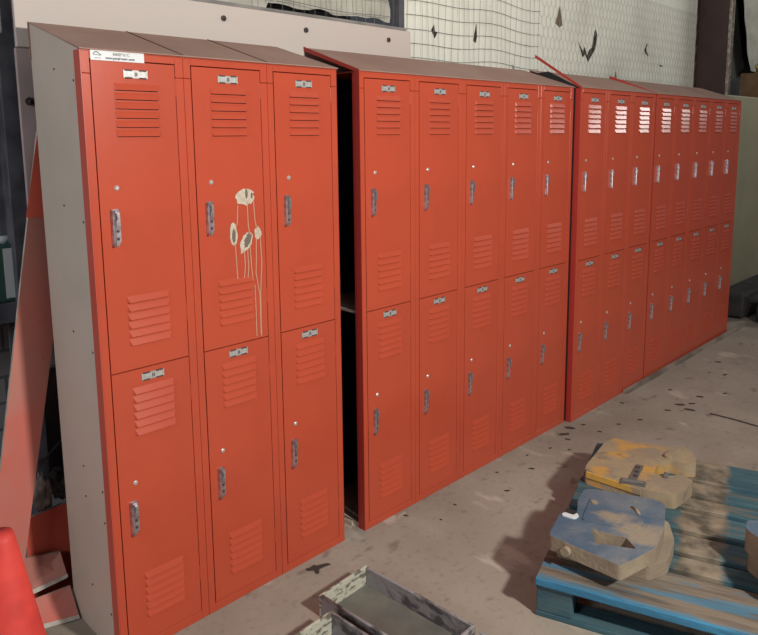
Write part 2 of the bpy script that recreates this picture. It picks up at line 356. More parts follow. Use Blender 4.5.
# ---------------------------------------------------------------- lockers
W, H = 0.305, 1.8148
DX0, DX1 = 0.0275, 0.2765
def door_mesh(z0, z1, lv):
    """door with pressed louvres; y=0 is the outer face, louvres stick out to -y"""
    g = MB(); g.box(0, DX1-DX0, 0, 0.016, 0, z1-z0)
    for base in lv:
        for k in range(6):
            zb = base + k*0.0256; x0, x1 = 0.060, 0.195
            zt = zb+0.0185; e = 0.008; d = -0.0075
            A, B = (x0, 0, zt), (x1, 0, zt); Cc, D = (x1-e, d, zb), (x0+e, d, zb)
            E_, F_ = (x0, 0, zb), (x1, 0, zb)
            g.add([A, B, Cc, D, E_, F_], [(0, 1, 2, 3), (0, 3, 4), (1, 5, 2)], 0)
            g.add([(x0+e*0.5, -0.0004, zb-0.002), (x1-e*0.5, -0.0004, zb-0.002), (x1-e*0.5, -0.0004, zb+0.001), (x0+e*0.5, -0.0004, zb+0.001)], [(0, 1, 2, 3)], 1)
    return g
UZ0, UZ1, LZ0, LZ1 = 0.904, 1.789, 0.031, 0.9005
gu = door_mesh(UZ0, UZ1, (1.583-UZ0, 0.977-UZ0)); gl = door_mesh(LZ0, LZ1, (0.700-LZ0, 0.108-LZ0))
mu = gu.mesh('upper_door'); ml = gl.mesh('lower_door')
for m in (mu, ml):
    m.materials.append(RED); m.materials.append(BLACK)
# handle: plate with a raised left lip and a sliding latch
g = MB()
g.prism([(0, 0.002), (0.019, 0.0), (0.027, 0.016), (0.027, 0.094), (0.022, 0.108), (0, 0.106)], -0.003, 0.001, plane='xz')
g.prism([(0.000, -0.003), (0.010, -0.003), (0.0085, -0.012), (0.004, -0.015), (0.0015, -0.012)], 0.002, 0.106)
g.box(0.012, 0.024, -0.010, -0.003, 0.060, 0.098); g.box(0.013, 0.020, -0.016, -0.010, 0.078, 0.094)
for zz in (0.022, 0.044): g.tube([(0.018, -0.0055, zz), (0.018, -0.002, zz)], 0.004, 8, mi=1)
mh = g.mesh('handle'); mh.materials.append(CHROME); mh.materials.append(SLOT)
g = MB(); g.box(0, 0.072, -0.0025, 0.001, 0, 0.022)
for a, b in ((0.004, 0.026), (0.046, 0.068)):
    g.box(a, b, -0.004, -0.002, 0.0195, 0.0235, 1); g.box(a, b, -0.004, -0.002, -0.001, 0.0025, 1)
g.box(0.033, 0.036, -0.003, -0.002, 0.006, 0.016, 1); g.box(0.038, 0.041, -0.003, -0.002, 0.006, 0.016, 1)
mp_ = g.mesh('number_plate'); mp_.materials.append(PLATE); mp_.materials.append(SLOT)
g = MB(); g.tube([(0, 0.001, 0), (0, -0.002, 0), (0, -0.0045, 0)], [0.0078, 0.0075, 0.004], 14)
mr = g.mesh('lock_plug'); mr.materials.append(RIVET)
def inst(name, me, parent, loc):
    o = bpy.data.objects.new(name, me); C.objects.link(o); o.parent = parent; o.location = loc; return o

def bank(n, loc, rz, D, label, open_left=False, edge=REDEDGE, sd=0.038, side=BEIGE, flange=0, endcap=None, hoodz=0.11, seams=(), capz=0.0):
    t = thing('locker_bank', label, 'lockers', loc, rz)
    L = n*W; bw = L
    g = MB()
    # case
    if open_left:
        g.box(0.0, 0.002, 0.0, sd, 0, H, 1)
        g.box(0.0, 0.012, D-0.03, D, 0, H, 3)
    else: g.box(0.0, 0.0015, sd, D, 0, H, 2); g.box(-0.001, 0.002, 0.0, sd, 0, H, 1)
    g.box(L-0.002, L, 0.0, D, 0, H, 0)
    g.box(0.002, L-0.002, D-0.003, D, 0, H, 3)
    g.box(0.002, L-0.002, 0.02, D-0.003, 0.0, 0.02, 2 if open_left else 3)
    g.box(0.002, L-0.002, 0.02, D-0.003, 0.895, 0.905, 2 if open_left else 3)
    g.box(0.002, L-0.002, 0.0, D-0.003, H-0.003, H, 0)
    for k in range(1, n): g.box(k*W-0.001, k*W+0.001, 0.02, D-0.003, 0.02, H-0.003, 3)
    if not open_left:
        for z in (0.12, 0.42, 0.52, 0.95, 1.33, 1.72):
            for y in (0.052, D*0.52):
                g.tube([(-0.0015, y, z+y*0.3), (0.0005, y, z+y*0.3)], 0.0035, 6, 4)
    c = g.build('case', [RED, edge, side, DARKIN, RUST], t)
    # front frame
    g = MB()
    for k in range(n):
        x = k*W
        g.box(x+0.0004, x+DX0-0.003, 0.0, 0.020, 0, 1.752, 0)
        g.box(x+DX1+0.0018, x+W-0.0004, 0.0, 0.020, 0, 1.752, 0)
        g.box(x+0.0004, x+DX0-0.003, 0.0, 0.020, 1.7532, H-0.001, 0)
        g.box(x+DX1+0.0018, x+W-0.0004, 0.0, 0.020, 1.7532, H-0.001, 0)
        g.box(x+DX0-0.003, x+DX1+0.0018, 0.0, 0.020, UZ1+0.003, H-0.001, 0)
        g.box(x+DX0-0.003, x+DX1+0.0018, 0.0, 0.020, 0, LZ0-0.002, 0)
        g.box(x+DX0, x+DX1, 0.012, 0.018, LZ1-0.01, UZ0+0.01, 3)
        for z in (0.14, 0.76, 1.02, 1.70):      # hinge knuckles
            g.tube([(x+DX1+0.001, 0.001, z), (x+DX1+0.001, 0.001, z+0.05)], 0.0022, 6, 0)
    g.build('front_frame', [RED, REDEDGE, side, DARKIN], t, bevel=0.0012, seg=1)
    # sloping hood
    hb = H+hoodz
    g = MB(); ov = -0.004
    g.hexa([(ov, -0.006, H+0.0005), (L-ov, -0.006, H+0.0005), (L-ov, D, hb-0.003), (ov, D, hb-0.003)],
           [(ov, -0.006, H+0.0035), (L-ov, -0.006, H+0.0035), (L-ov, D, hb), (ov, D, hb)], 0)
    g.box(ov, L-ov, D-0.003, D, H, hb-0.003, 0)
    for sx in seams:
        g.hexa([(sx-0.001, -0.004, H+0.003), (sx+0.001, -0.004, H+0.003), (sx+0.001, D-0.002, hb-0.001), (sx-0.001, D-0.002, hb-0.001)],
               [(sx-0.001, -0.004, H+0.006), (sx+0.001, -0.004, H+0.006), (sx+0.001, D-0.002, hb+0.002), (sx-0.001, D-0.002, hb+0.002)], 1)
    hd = g.build('sloping_hood', [HOOD, HSEAM], t)
    # triangular ends
    for sx, on in ((0.0, endcap), (L-0.002, RED)):
        if on is None: continue
        cz = capz if sx == 0 else 0
        cy = 0.275 if cz else D-0.004
        if cz: sx = -0.0065
        out = [(0.003, H), (cy, H), (cy, H+0.088), (0.19, H+0.094)] if cz else [(0.003, H), (cy, H), (cy, hb-0.004)]
        g = MB(); m = len(out)
        g.add([(x, y, z) for x in (sx, sx+0.002) for y, z in out], [tuple(range(m)), tuple(range(2*m-1, m-1, -1))]+[(i, (i+1) % m, m+(i+1) % m, m+i) for i in range(m)])
        g.build('hood_end_panel', on, hd)
    if flange:
        a = flange; fy = D if a < 0.05 else 0.275
        g = MB(); g.hexa([(-0.006, -0.006, H-0.009), (-0.003, -0.006, H-0.009), (-0.003, fy, hb-0.014+a), (-0.006, fy, hb-0.014+a)],
                         [(-0.006, -0.006, H+0.005), (-0.003, -0.006, H+0.005), (-0.003, fy, hb+0.003+a), (-0.006, fy, hb+0.003+a)])
        tag(g.build('hood_flange', REDEDGE, hd))
    doors = {}
    for k in range(n):
        for (me, z0, z1, hz, pz, rz_, key) in ((mu, UZ0, UZ1, 1.273, 1.745, 1.439, 'u'), (ml, LZ0, LZ1, 0.392, 0.863, 0.554, 'l')):
            d = inst('door', me, t, (k*W+DX0, 0.0012, z0))
            inst('handle', mh, d, (0.0275, 0, hz-z0)); inst('number_plate', mp_, d, (0.0905, 0, pz-z0)); inst('lock_plug', mr, d, (0.051, 0, rz_-z0))
            doors[(k, key)] = d
    return t, doors

b1, d1 = bank(3, (0, 0, 0), 0, 0.35, 'nearest bank of orange-red lockers, three wide, with white sticker and splash of dried white drips', sd=0.040, edge=REDSIDE, endcap=BEIGE, seams=(0.305, 0.61))
b2, d2 = bank(5, (1.0175, -0.0093, 0), -0.0044, 0.31, 'middle bank of orange-red lockers, five wide, with an open dark left side', open_left=True, flange=0.001, endcap=None)
b3, d3 = bank(3, (2.562, -0.0463, 0), 0.0084, 0.31, 'three-wide bank of red lockers with a bent-up hood edge, right of the middle bank', side=DARKIN, sd=0.03, flange=0.075, endcap=BLACK, capz=0.022)  # dark side colour puts the narrow gap's shade on the panel
b4, d4 = bank(5, (2.562+0.926, -0.0386, 0), 0.0084, 0.31, 'farthest bank of red lockers, five wide, ending at the maroon column', side=REDEDGE, flange=0.012, endcap=RED, hoodz=0.112)

# sticker on the first bank
g = MB(); g.box(0.0275, 0.182, -0.0016, -0.0008, 1.7885, 1.8155)
st = g.build('sticker', STICK, b1); tag(st, 'white printed sticker')
def text(body, x, z, size, m, parent, bold=0.0):
    c = bpy.data.curves.new('lettering', 'FONT'); c.body = body; c.size = size; c.align_x = 'LEFT'; c.extrude = 0.0001; c.offset = bold
    o = bpy.data.objects.new('lettering', c); C.objects.link(o); o.parent = parent; o.location = (x, -0.0018, z); o.rotation_euler = (math.pi/2, 0, 0)
    c.materials.append(m); me = bpy.data.meshes.new_from_object(o); bpy.data.objects.remove(o); me.materials.clear(); me.materials.append(m)
    o = bpy.data.objects.new('lettering', me); C.objects.link(o); o.parent = parent; o.location = (x, -0.0018, z); o.rotation_euler = (math.pi/2, 0, 0); return o
text('MM8961C', 0.090, 1.8030, 0.0115, INKG, st, 0.0003)
text('www.purplewave.com', 0.0690, 1.7930, 0.0094, INK, st, 0.0004)
text('purple wave', 0.0395, 1.7935, 0.0034, INK, st, 0.0001)
g = MB(); pts = []
g.tube([(0.035+0.022*t, -0.0019, 1.8040+0.008*math.sin(math.pi*min(1, t*1.15))*(1-0.3*t)) for t in [i/10 for i in range(11)]], 0.0010, 5)
g.tube([(0.036, -0.0019, 1.8015), (0.044, -0.0019, 1.8035), (0.052, -0.0019, 1.8015), (0.057, -0.0019, 1.8025)], 0.0008, 5)
g.build('wave_emblem', INK, st)

# dried splash with drips on the middle upper door
dd = d1[(1, 'u')]; ox, oz = W+DX0, UZ0
def blob(pts, m, y0=-0.0012, y1=0.0002):
    g = MB(); g.prism([(x-ox, z-oz) for x, z in pts], y0, y1, plane='xz'); return g.build('dried_splash', m, dd)
def rag_outline(cx, cz, rx, rz_, n=22, s=0, jag=0.25):
    return [(cx+rx*(1+jag*noise.noise(Vector((i*1.3, s, 0))))*math.cos(2*math.pi*i/n), cz+rz_*(1+jag*noise.noise(Vector((i*1.7, s, 5))))*math.sin(2*math.pi*i/n)) for i in range(n)]
blob(rag_outline(0.507, 1.385, 0.037, 0.027, s=1, jag=0.5), SPLASH)
blob(rag_outline(0.513, 1.396, 0.005, 0.016, s=3), SPLASHD, -0.0016)
blob(rag_outline(0.533, 1.388, 0.004, 0.010, s=4), SPLASHD, -0.0016)
blob(rag_outline(0.459, 1.268, 0.014, 0.038, s=5, jag=0.4), SPLASH)
blob(rag_outline(0.459, 1.262, 0.007, 0.022, s=6, jag=0.5), SPLASHD, -0.0016)
o_ = rag_outline(0.507, 1.238, 0.021, 0.034, s=8, jag=0.4)
blob([(x+(z-1.238)*0.35, z) for x, z in o_], SPLASH)
o_ = rag_outline(0.510, 1.243, 0.012, 0.024, s=9, jag=0.5)
blob([(x+(z-1.238)*0.35, z) for x, z in o_], SPLASHD, -0.0016)
blob(rag_outline(0.553, 1.262, 0.014, 0.020, s=11, jag=0.5), SPLASH)
g = MB()
for pts in ([(0.478, 1.36), (0.474, 1.30), (0.462, 1.28)], [(0.463, 1.24), (0.466, 1.17), (0.468, 1.105)], [(0.515, 1.37), (0.516, 1.29), (0.522, 1.26)],
            [(0.497, 1.21), (0.499, 1.16), (0.492, 1.108)], [(0.510, 1.21), (0.512, 1.15), (0.506, 1.105)], [(0.520, 1.22), (0.523, 1.16), (0.527, 1.105)],
            [(0.540, 1.37), (0.543, 1.31), (0.550, 1.27)], [(0.546, 1.25), (0.543, 1.17), (0.540, 1.13), (0.553, 1.05), (0.552, 0.915)], [(0.562, 1.25), (0.565, 1.16), (0.556, 1.06), (0.554, 0.95), (0.5545, 0.908)],
            [(0.534, 1.09), (0.535, 0.98), (0.535, 0.912)]):
    g.tube([(x-ox, -0.0006, z-oz) for x, z in pts], 0.0019, 5)
g.build('dried_drips', DRIP, dd)

# ---------------------------------------------------------------- strip along the far lockers, small rods
g = MB(); g.box(0, 2.15, -0.028, 0, 0, 0.012); g.box(0.0, 2.15, -0.006, 0, 0.012, 0.022)
o = tag(g.build('metal_strip', STRIPM, loc=(3.185, -0.048, 0.0)), 'long pale metal strip on the floor along the foot of the farthest lockers', 'strip'); o.rotation_euler = (0, 0, 0.004)
g = MB(); g.tube([(0, 0, 0), (0.0, -0.14, 0.001), (-0.012, -0.30, 0.0), (-0.02, -0.6, 0)], 0.0035, 6)
tag(g.build('thin_rod', LEAF, loc=(3.213, -0.554, 0.004)), 'thin dark rod lying on the concrete behind the blue pallet', 'rod')

def leaf(x, y, s, a, k):
    g = MB(); n = 9
    out = [(s*(1+0.6*noise.noise(Vector((i*1.9, k, 0))))*math.cos(2*math.pi*i/n), 0.38*s*(1+0.9*noise.noise(Vector((i*2.3, k, 3))))*math.sin(2*math.pi*i/n)) for i in range(n)]
    g.prism(out, 0.0005, 0.004)
    o = g.build('leaf_scrap', LEAF, loc=(x, y, 0)); o.rotation_euler = (0, 0, a); return o
for k, (x, y, s) in enumerate([(1.217, 0.0-0.05, .010), (2.491, -0.082, .030), (2.40, -0.104, .028), (2.355, -0.15, .014), (1.685, -0.234, .012), (1.943, -0.197, .013), (1.294, -0.176, .006), (2.58, -0.113, .014),
                               (1.429, -0.142, .008), (3.232, -0.377, .03), (3.195, -0.449, .028), (3.026, -0.12, .013), (2.859, -0.307, .014), (3.436, -0.233, .014), (2.558, -0.224, .012), (3.442, -0.412, .02), (1.797, -0.099, .007), (3.957, -0.378, .02),
                               (3.30, -0.42, .02), (3.10, -0.36, .018), (2.20, -0.14, .010), (2.05, -0.10, .007), (3.6, -0.5, .015), (2.72, -0.25, .012), (4.2, -0.25, .02), (2.25, -0.22, .008)]):
    where = ('before the middle lockers', 'where middle and far lockers meet', 'before the farthest lockers')[(x > 2.15)+(x > 2.75)]
    big = 'larger' if s >= 0.018 else 'tiny'
    tag(leaf(x, y, s, random.uniform(-1.4, -0.2), k), big+' dark dry floor scrap '+where, 'floor scrap', big+' dark scraps '+where)
o = MB()
o.prism([(-0.045, 0.0), (-0.022, 0.008), (-0.012, 0.018), (-0.004, 0.010), (0.035, 0.016), (0.050, 0.008), (0.020, -0.002), (0.004, -0.010), (0.000, -0.034), (-0.010, -0.036), (-0.014, -0.012), (-0.038, -0.010)], 0, 0.004)
tag(o.build('dry_leaf', LEAF, loc=(0.724, -0.062, 0.001)), 'flattened dark leaf on the floor at the foot of the nearest lockers', 'leaf')
bpy.data.objects['dry_leaf'].rotation_euler = (0, 0, -0.55)
g = MB(); g.prism([(-0.03, -0.006), (0.028, -0.001), (0.034, 0.006), (-0.026, 0.004)], 0, 0.003)
tag(g.build('paper_scrap', PALEDUST, loc=(1.205, -0.035, 0.001)), 'pale sliver of paper on the floor by the middle bank', 'scrap')

# metal angle lying in the gap between first and middle bank
g = MB(); g.box(-0.006, 0.006, -0.12, 0.12, 0.0, 0.022); g.box(-0.02, 0.02, -0.12, 0.12, 0, 0.003)
o = tag(g.build('metal_angle', BEIGE, loc=(0.985, 0.17, 0.0)), 'dull metal angle lying in the dark gap between the first and middle lockers', 'angle iron'); o.rotation_euler = (0, 0, 0.18)

# ---------------------------------------------------------------- trays
def tray(name, loc, rz, wd, ln, ht, label, end_m, side_m, split=None):
    t = thing(name, label, 'tray', loc, rz)
    g = MB(); g.box(0.006, wd-0.006, -ln+0.006, -0.006, 0.004, 0.010); g.build('bottom', TRAYIN, t)
    g = MB(); g.box(0, wd, -0.010, 0, 0, ht); g.build('end_board', end_m, t, bevel=0.002)
    g = MB(); g.box(0, wd, -ln, -ln+0.010, 0, ht); g.build('end_board', side_m, t, bevel=0.002)
    for x in (0, wd-0.010):
        g = MB(); g.box(x, x+0.010, -ln+0.0102, -0.0102, 0, ht-0.0015); g.build('side_board', side_m, t, bevel=0.003)
    g = MB(); g.tube([(0.004, -0.012, ht), (0.003, -ln/2, ht+0.001), (0.004, -ln+0.01, ht)], 0.0055, 8); g.build('rolled_rim', TRAYGREY, t, smooth=True)
    return t
tray('long_tray', (0.556, -0.268, 0), 0.045, 0.226, 0.47, 0.076, 'empty weathered tray with pale chipped end board, nearest the locker foot', TRAYGREEN, TRAYGREY)
tray('long_tray', (0.340, -0.368, 0), 0.03, 0.190, 0.60, 0.085, 'smaller weathered tray at the bottom edge, left of the other tray', TRAYGREEN, TRAYGREY)
g = MB(); g.box(0, 0.014, -0.42, 0, 0, 0.055)
o = tag(g.build('wooden_batten', TRAYGREY, bevel=0.002, loc=(0.803, -0.742, 0)), 'grey batten on the floor continuing past the end of the tray', 'batten'); o.rotation_euler = (0, 0, 0.04)

# ---------------------------------------------------------------- pallet with tractor weights
PA = math.atan2(-0.951, 0.31)        # local x runs along the front edge, local y towards the back
pal = thing('wooden_pallet', 'worn blue wooden pallet on the concrete, holding cast iron weights', 'pallet', (1.06, -0.778, 0), PA)
PT = 0.14; PL = 1.22
for i, (a, b) in enumerate([(0.0, 0.215), (0.242, 0.328), (0.358, 0.479), (0.510, 0.656), (0.688, 0.771), (0.802, 0.909), (0.940, 1.14)]):
    g = MB(); nseg = 24; th = 0.020
    bot = []; vs = []
    for k in range(nseg+1):
        x = -0.004*((i*37) % 5)/4 + PL*k/nseg
        ja = 0.003*noise.noise(Vector((x*7, i*3.1, 0))); jb = 0.003*noise.noise(Vector((x*7, i*3.1, 8)))
        vs += [(x, a+ja, PT-th), (x, b+jb, PT-th), (x, b+jb, PT), (x, a+ja, PT)]
    fs = []
    for k in range(nseg):
        q = 4*k
        for c in range(4): fs.append((q+c, q+(c+1) % 4, q+4+(c+1) % 4, q+4+c))
    fs += [(0, 3, 2, 1), (4*nseg, 4*nseg+1, 4*nseg+2, 4*nseg+3)]
    g.add(vs, fs)
    g.build('deck_board', PAL if i else PALWORN, pal, bevel=0.003)
g = MB(); g.box(0.0, PL, -0.010, 0.0, PT-0.026, PT+0.001); g.build('front_edge_board', PALBRIGHT, pal, bevel=0.003)
for y in (0.0, 0.53, 1.04):
    for x in (0.0, 0.54, 1.10):
        g = MB(); g.box(x+0.002, x+0.118, y+0.002, y+0.098, 0.018, PT-0.0405 if 0 else PT-0.040)
        g.build('block', PALSIDE, pal, bevel=0.004)
for y in (0.0, 0.53, 1.04):
    g = MB(); g.box(0.0, PL, y, y+0.10, 0.0, 0.0178); g.build('bottom_board', PALSIDE, pal, bevel=0.002)
for x in (0.0, 0.54, 1.10):
    g = MB(); g.box(x, x+0.12, 0.0, 1.14, PT-0.0398, PT-0.0202); g.build('stringer_board', PALSIDE, pal, bevel=0.002)
TL = Matrix.Translation((1.06, -0.778, 0)) @ Matrix.Rotation(PA, 4, 'Z')
# note: local y of the rotated frame is +e2
def smooth_poly(pts, r=0.016, n=4):
    out = []; m = len(pts)
    for i in range(m):
        p = Vector(pts[i]); a = Vector(pts[i-1])-p; b = Vector(pts[(i+1) % m])-p
        d = min(r, a.length*0.45, b.length*0.45); a = p+a.normalized()*d; b = p+b.normalized()*d
        for k in range(n+1):
            t = k/n; q = a*(1-t)**2+p*2*t*(1-t)+b*t*t; out.append((q.x, q.y))
    return out
def weight(name, label, cx, cy, z):
    p = TL @ Vector((cx, cy, z))
    return thing(name, label, 'weight', p, PA, 'suitcase weights on the pallet')
def sh(pts, cx, cy): return [(x-cx, y-cy) for x, y in pts]
# lower weight of the near pair
c0 = (0.2, 0.28)
low = weight('suitcase_weight', 'tan dusty cast iron weight lying under the blue weight on the pallet', *c0, PT)
g = MB(); g.prism(sh(smooth_poly([(0.035, 0.135), (0.335, 0.135), (0.385, 0.20), (0.395, 0.33), (0.365, 0.45), (0.08, 0.43), (0.06, 0.26), (0.03, 0.24)]), *c0), 0.0005, 0.052)
g.build('casting', WTAN, low, bevel=0.006)
# blue weight on top
top = weight('suitcase_weight', 'blue and tan iron weight with carry slot and side notch, lying on a tan one', *c0, PT+0.053)
OUT = [(0.018, 0.085), (0.022, 0.25), (0.080, 0.24), (0.060, 0.36), (0.066, 0.455), (0.10, 0.474), (0.32, 0.488), (0.352, 0.462), (0.362, 0.30), (0.350, 0.165), (0.262, 0.010), (0.14, 0.048)]
HOLE = [(0.138, 0.185), (0.255, 0.180), (0.292, 0.128), (0.172, 0.103)]
g = MB(); g.prism(sh(smooth_poly(OUT), *c0), 0.0, 0.052, holes=[sh(HOLE, *c0)][::1], mi=0, tmi=1)
g.build('casting', [WTAN, WBLUE], top, bevel=0.004)
g = MB(); g.prism(sh(smooth_poly([(0.10, 0.225), (0.285, 0.235), (0.31, 0.42), (0.10, 0.40)]), *c0), 0.0515, 0.056)
g.build('raised_panel', WBLUE, top, bevel=0.002)
g = MB(); g.tube([(0.12-c0[0], 0.360-c0[1], 0.055), (0.12-c0[0], 0.360-c0[1], 0.060)], 0.012, 12); g.build('cast_boss', WTAN, top)
g = MB(); g.tube([(0.245-c0[0], 0.385-c0[1], 0.054), (0.262-c0[0], 0.370-c0[1], 0.060), (0.275-c0[0], 0.345-c0[1], 0.058)], 0.006, 6)
g.build('cast_boss', WTAN, top, smooth=True)
g = MB(); g.tube([(0.085-c0[0], 0.070-c0[1], 0.024), (0.080-c0[0], 0.050-c0[1], 0.024)], 0.016, 14); g.build('side_stud', WTAN, top, smooth=False)
g = MB(); g.prism(sh(smooth_poly([(0.028, 0.225), (0.078, 0.218), (0.088, 0.245), (0.075, 0.262), (0.07, 0.24), (0.035, 0.248)]), *c0), 0.045, 0.057); g.build('chipped_lip', STICK, top, bevel=0.002)
# yellow hook weight
c1 = (0.2, 0.87)
yw = weight('suitcase_weight', 'yellow and tan hook-shaped cast iron weight at the back of the pallet', *c1, PT)
YO = [(0.020, 0.705), (0.018, 0.76), (0.050, 1.02), (0.085, 1.085), (0.305, 1.098), (0.385, 1.115), (0.425, 1.04), (0.432, 0.965), (0.395, 0.945), (0.325, 0.955), (0.285, 0.915), (0.281, 0.805), (0.305, 0.785), (0.385, 0.832), (0.430, 0.800), (0.405, 0.72), (0.372, 0.645), (0.26, 0.638)]
g = MB(); g.prism(sh(smooth_poly(YO), *c1), 0.0005, 0.060)
g.build('casting', WYEL, yw, bevel=0.008, seg=3)
g = MB(); g.prism(sh([(0.030, 0.705), (0.25, 0.642), (0.25, 0.636), (0.026, 0.698)], *c1), 0.030, 0.059); g.build('painted_edge', WYEDGE, yw, bevel=0.003)
g = MB(); g.prism(sh([(0.196, 0.70), (0.224, 0.695), (0.236, 0.838), (0.208, 0.842)], *c1), 0.059, 0.066)
for q in (0.72, 0.76, 0.80): g.box(0.208-c1[0], 0.224-c1[0], q-c1[1], q+0.02-c1[1], 0.066, 0.068, 1)
g.build('bolt_plate', [GREYMET, RUST], yw)
g = MB(); g.box(0.17-c1[0], 0.262-c1[0], 0.655-c1[1], 0.690-c1[1], 0.059, 0.067); g.tube([(0.175-c1[0], 0.675-c1[1], 0.066), (0.255-c1[0], 0.668-c1[1], 0.072)], 0.008, 8); g.build('bracket', GREYMET, yw)
g = MB(); g.box(0.318-c1[0], 0.335-c1[0], 0.77-c1[1], 0.80-c1[1], 0.055, 0.075); g.build('stop_lug', GREYMET, yw, bevel=0.003)
g = MB(); g.prism(sh(smooth_poly([(0.30, 0.965), (0.335, 0.955), (0.345, 1.01), (0.37, 1.06), (0.355, 1.08), (0.325, 1.03)]), *c1), 0.058, 0.075); g.build('hook_rib', WYEL, yw, bevel=0.004)
# partly seen pair of weights at the right edge
c2 = (0.78, 0.27)
RO = [(0.607, 0.330), (0.611, 0.392), (0.66, 0.408), (0.90, 0.42), (0.955, 0.37), (0.95, 0.14), (0.86, 0.10), (0.68, 0.14), (0.655, 0.20), (0.66, 0.27)]
rl = weight('suitcase_weight', 'tan cast iron weight at the right edge of the picture, under a blue one', *c2, PT)
g = MB(); g.prism(sh(smooth_poly([(x+0.012, y+0.004) for x, y in RO]), *c2), 0.0005, 0.070); g.build('casting', WTAN, rl, bevel=0.006)
rw = weight('suitcase_weight', 'blue-topped weight cut off by the right edge of the picture', *c2, PT+0.071)
g = MB(); g.prism(sh(smooth_poly(RO), *c2), 0.0, 0.078, tmi=1)
g.build('casting', [WTAN, WBLUE], rw, bevel=0.006, seg=3)
g = MB(); g.prism(sh(smooth_poly([(0.665, 0.30), (0.70, 0.30), (0.70, 0.37), (0.665, 0.37)]), *c2), 0.0775, 0.090); g.build('raised_lug', CHROME, rw, bevel=0.003)

# ---------------------------------------------------------------- clutter on the left
def plank_quad(name, quad, th, mats, label, cat, parent=None):
    """quad: bottom-left, bottom-right, top-right, top-left in world space; th goes to the back"""
    q = [Vector(p) for p in quad]; n = (q[1]-q[0]).cross(q[3]-q[0]).normalized()
    if n.y < 0: n = -n
    b = [p+n*th for p in q]
    g = MB(); g.add([*q, *b], [(0, 1, 2, 3)], 0); nb = 0
    g.add([*q, *b], [(7, 6, 5, 4)], 0); g.add([*q, *b], [(0, 4, 5, 1), (1, 5, 6, 2), (2, 6, 7, 3), (3, 7, 4, 0)], 1)
    o = g.build(name, mats, parent)
    return o
pk = plank_quad('leaning_board', [(-0.275, 0.395, 0.0), (-0.172, 0.395, 0.0), (0.165, 0.415, 1.64), (0.031, 0.415, 1.64)], 0.012, [PINKPLANK, EDGEWHITE], '', '')
tag(pk, 'long faded red board leaning against the wall left of the first lockers', 'board')
ce = plank_quad('clean_painted_end', [(-0.0325, 0.4094, 1.335), (0.1015, 0.4094, 1.325), (0.165, 0.4134, 1.638), (0.0315, 0.4134, 1.638)], 0.001, [REDBRT, REDBRT], '', '', None)
ce.parent = pk; tag(ce, 'cleaner red top end')
def lowboard(quad, label, m=PINKPLANK):
    o = plank_quad('red_board', quad, 0.014, [m, EDGEWHITE], '', ''); tag(o, label, 'board', 'red boards on the floor left of the lockers')
    q = [Vector(p) for p in quad]; e = 0.012
    u = (q[3]-q[0]).normalized(); n = (q[1]-q[0]).cross(u).normalized(); n = -n if n.y > 0 else n
    g = MB(); a = [q[0]+n*0.0015, q[1]+n*0.0015, q[1]+n*0.0015+u*e, q[0]+n*0.0015+u*e*1.4]
    g.hexa([p+n*0.001 for p in a], [p-n*0.001 for p in a]); g.build('broken_edge', EDGEWHITE, o)
    return o
lowboard([(-0.165, 0.345, 0.002), (-0.008, 0.290, 0.004), (-0.008, 0.355, 0.092), (-0.165, 0.385, 0.085)], 'lowest of the short red boards on the floor, with a white broken edge', PINKPLANK)
lowboard([(-0.150, 0.415, 0.078), (-0.005, 0.378, 0.110), (-0.005, 0.430, 0.180), (-0.130, 0.440, 0.205)], 'second red board resting behind the lowest one, white edge showing', PINKPLANK)
o = lowboard([(-0.10, 0.452, 0.0), (0.10, 0.452, 0.0), (0.10, 0.456, 0.338), (-0.10, 0.456, 0.325)], 'dark orange-red board standing behind the pale red boards', REDBRT)
# cone
cn2 = thing('traffic_cone', 'bright red traffic cone at the bottom left corner', 'cone', (-0.372, -0.275, 0))
g = MB(); pr = [(0.145, 0.028), (0.142, 0.05), (0.10, 0.28), (0.058, 0.52), (0.030, 0.685), (0.026, 0.70)]
g.tube([(0, 0, z) for r, z in pr], [r for r, z in pr], 32, cap=True); g.build('cone_body', CONE, cn2, smooth=True)
g = MB(); g.box(-0.18, 0.18, -0.18, 0.18, 0, 0.028); g.build('base', CONE, cn2, bevel=0.01)
# grey sheet, cable, cloths
g = MB(); g.box(-0.05, 0.12, -0.003, 0.003, 0, 0.40)
tag(g.build('grey_sheet', GREYSHEET, loc=(0.02, 0.68, 0.35)), 'blue-grey metal sheet showing between leaning board and locker side', 'sheet')
g = MB(); g.tube([(-0.08, 0.0, 0.0), (-0.03, -0.01, 0.0), (0.02, 0, 0.035), (0.12, 0, 0.10)], 0.005, 8)
tag(g.build('black_cable', RUBBER, loc=(0.02, 0.495, 0.500), smooth=True), 'black cable crossing the grey sheet left of the lockers', 'cable')
def lump(name, m, loc, s, seed, label, cat):
    bm = bmesh.new(); bmesh.ops.create_icosphere(bm, subdivisions=4, radius=1)
    for v in bm.verts:
        n = noise.noise(v.co*2+Vector((seed, 0, 0)))*0.35+noise.noise(v.co*5+Vector((seed, 2, 0)))*0.18
        v.co = v.co*(1+n); v.co = Vector((v.co.x*s[0], v.co.y*s[1], v.co.z*s[2]))
    me = bpy.data.meshes.new(name); bm.to_mesh(me); bm.free(); me.materials.append(m)
    me.polygons.foreach_set('use_smooth', [True]*len(me.polygons))
    o = bpy.data.objects.new(name, me); C.objects.link(o); o.location = loc; return tag(o, label, cat)
lump('grey_cloth', RAG, (-0.035, 0.475, 0.395), (0.032, 0.018, 0.06), 1, 'dirty pale grey cloth bunched beside the foot of the leaning board', 'cloth')
lump('black_cloth', DARKRAG, (0.028, 0.475, 0.405), (0.036, 0.018, 0.055), 5, 'crumpled black cloth against the side of the first lockers', 'cloth')
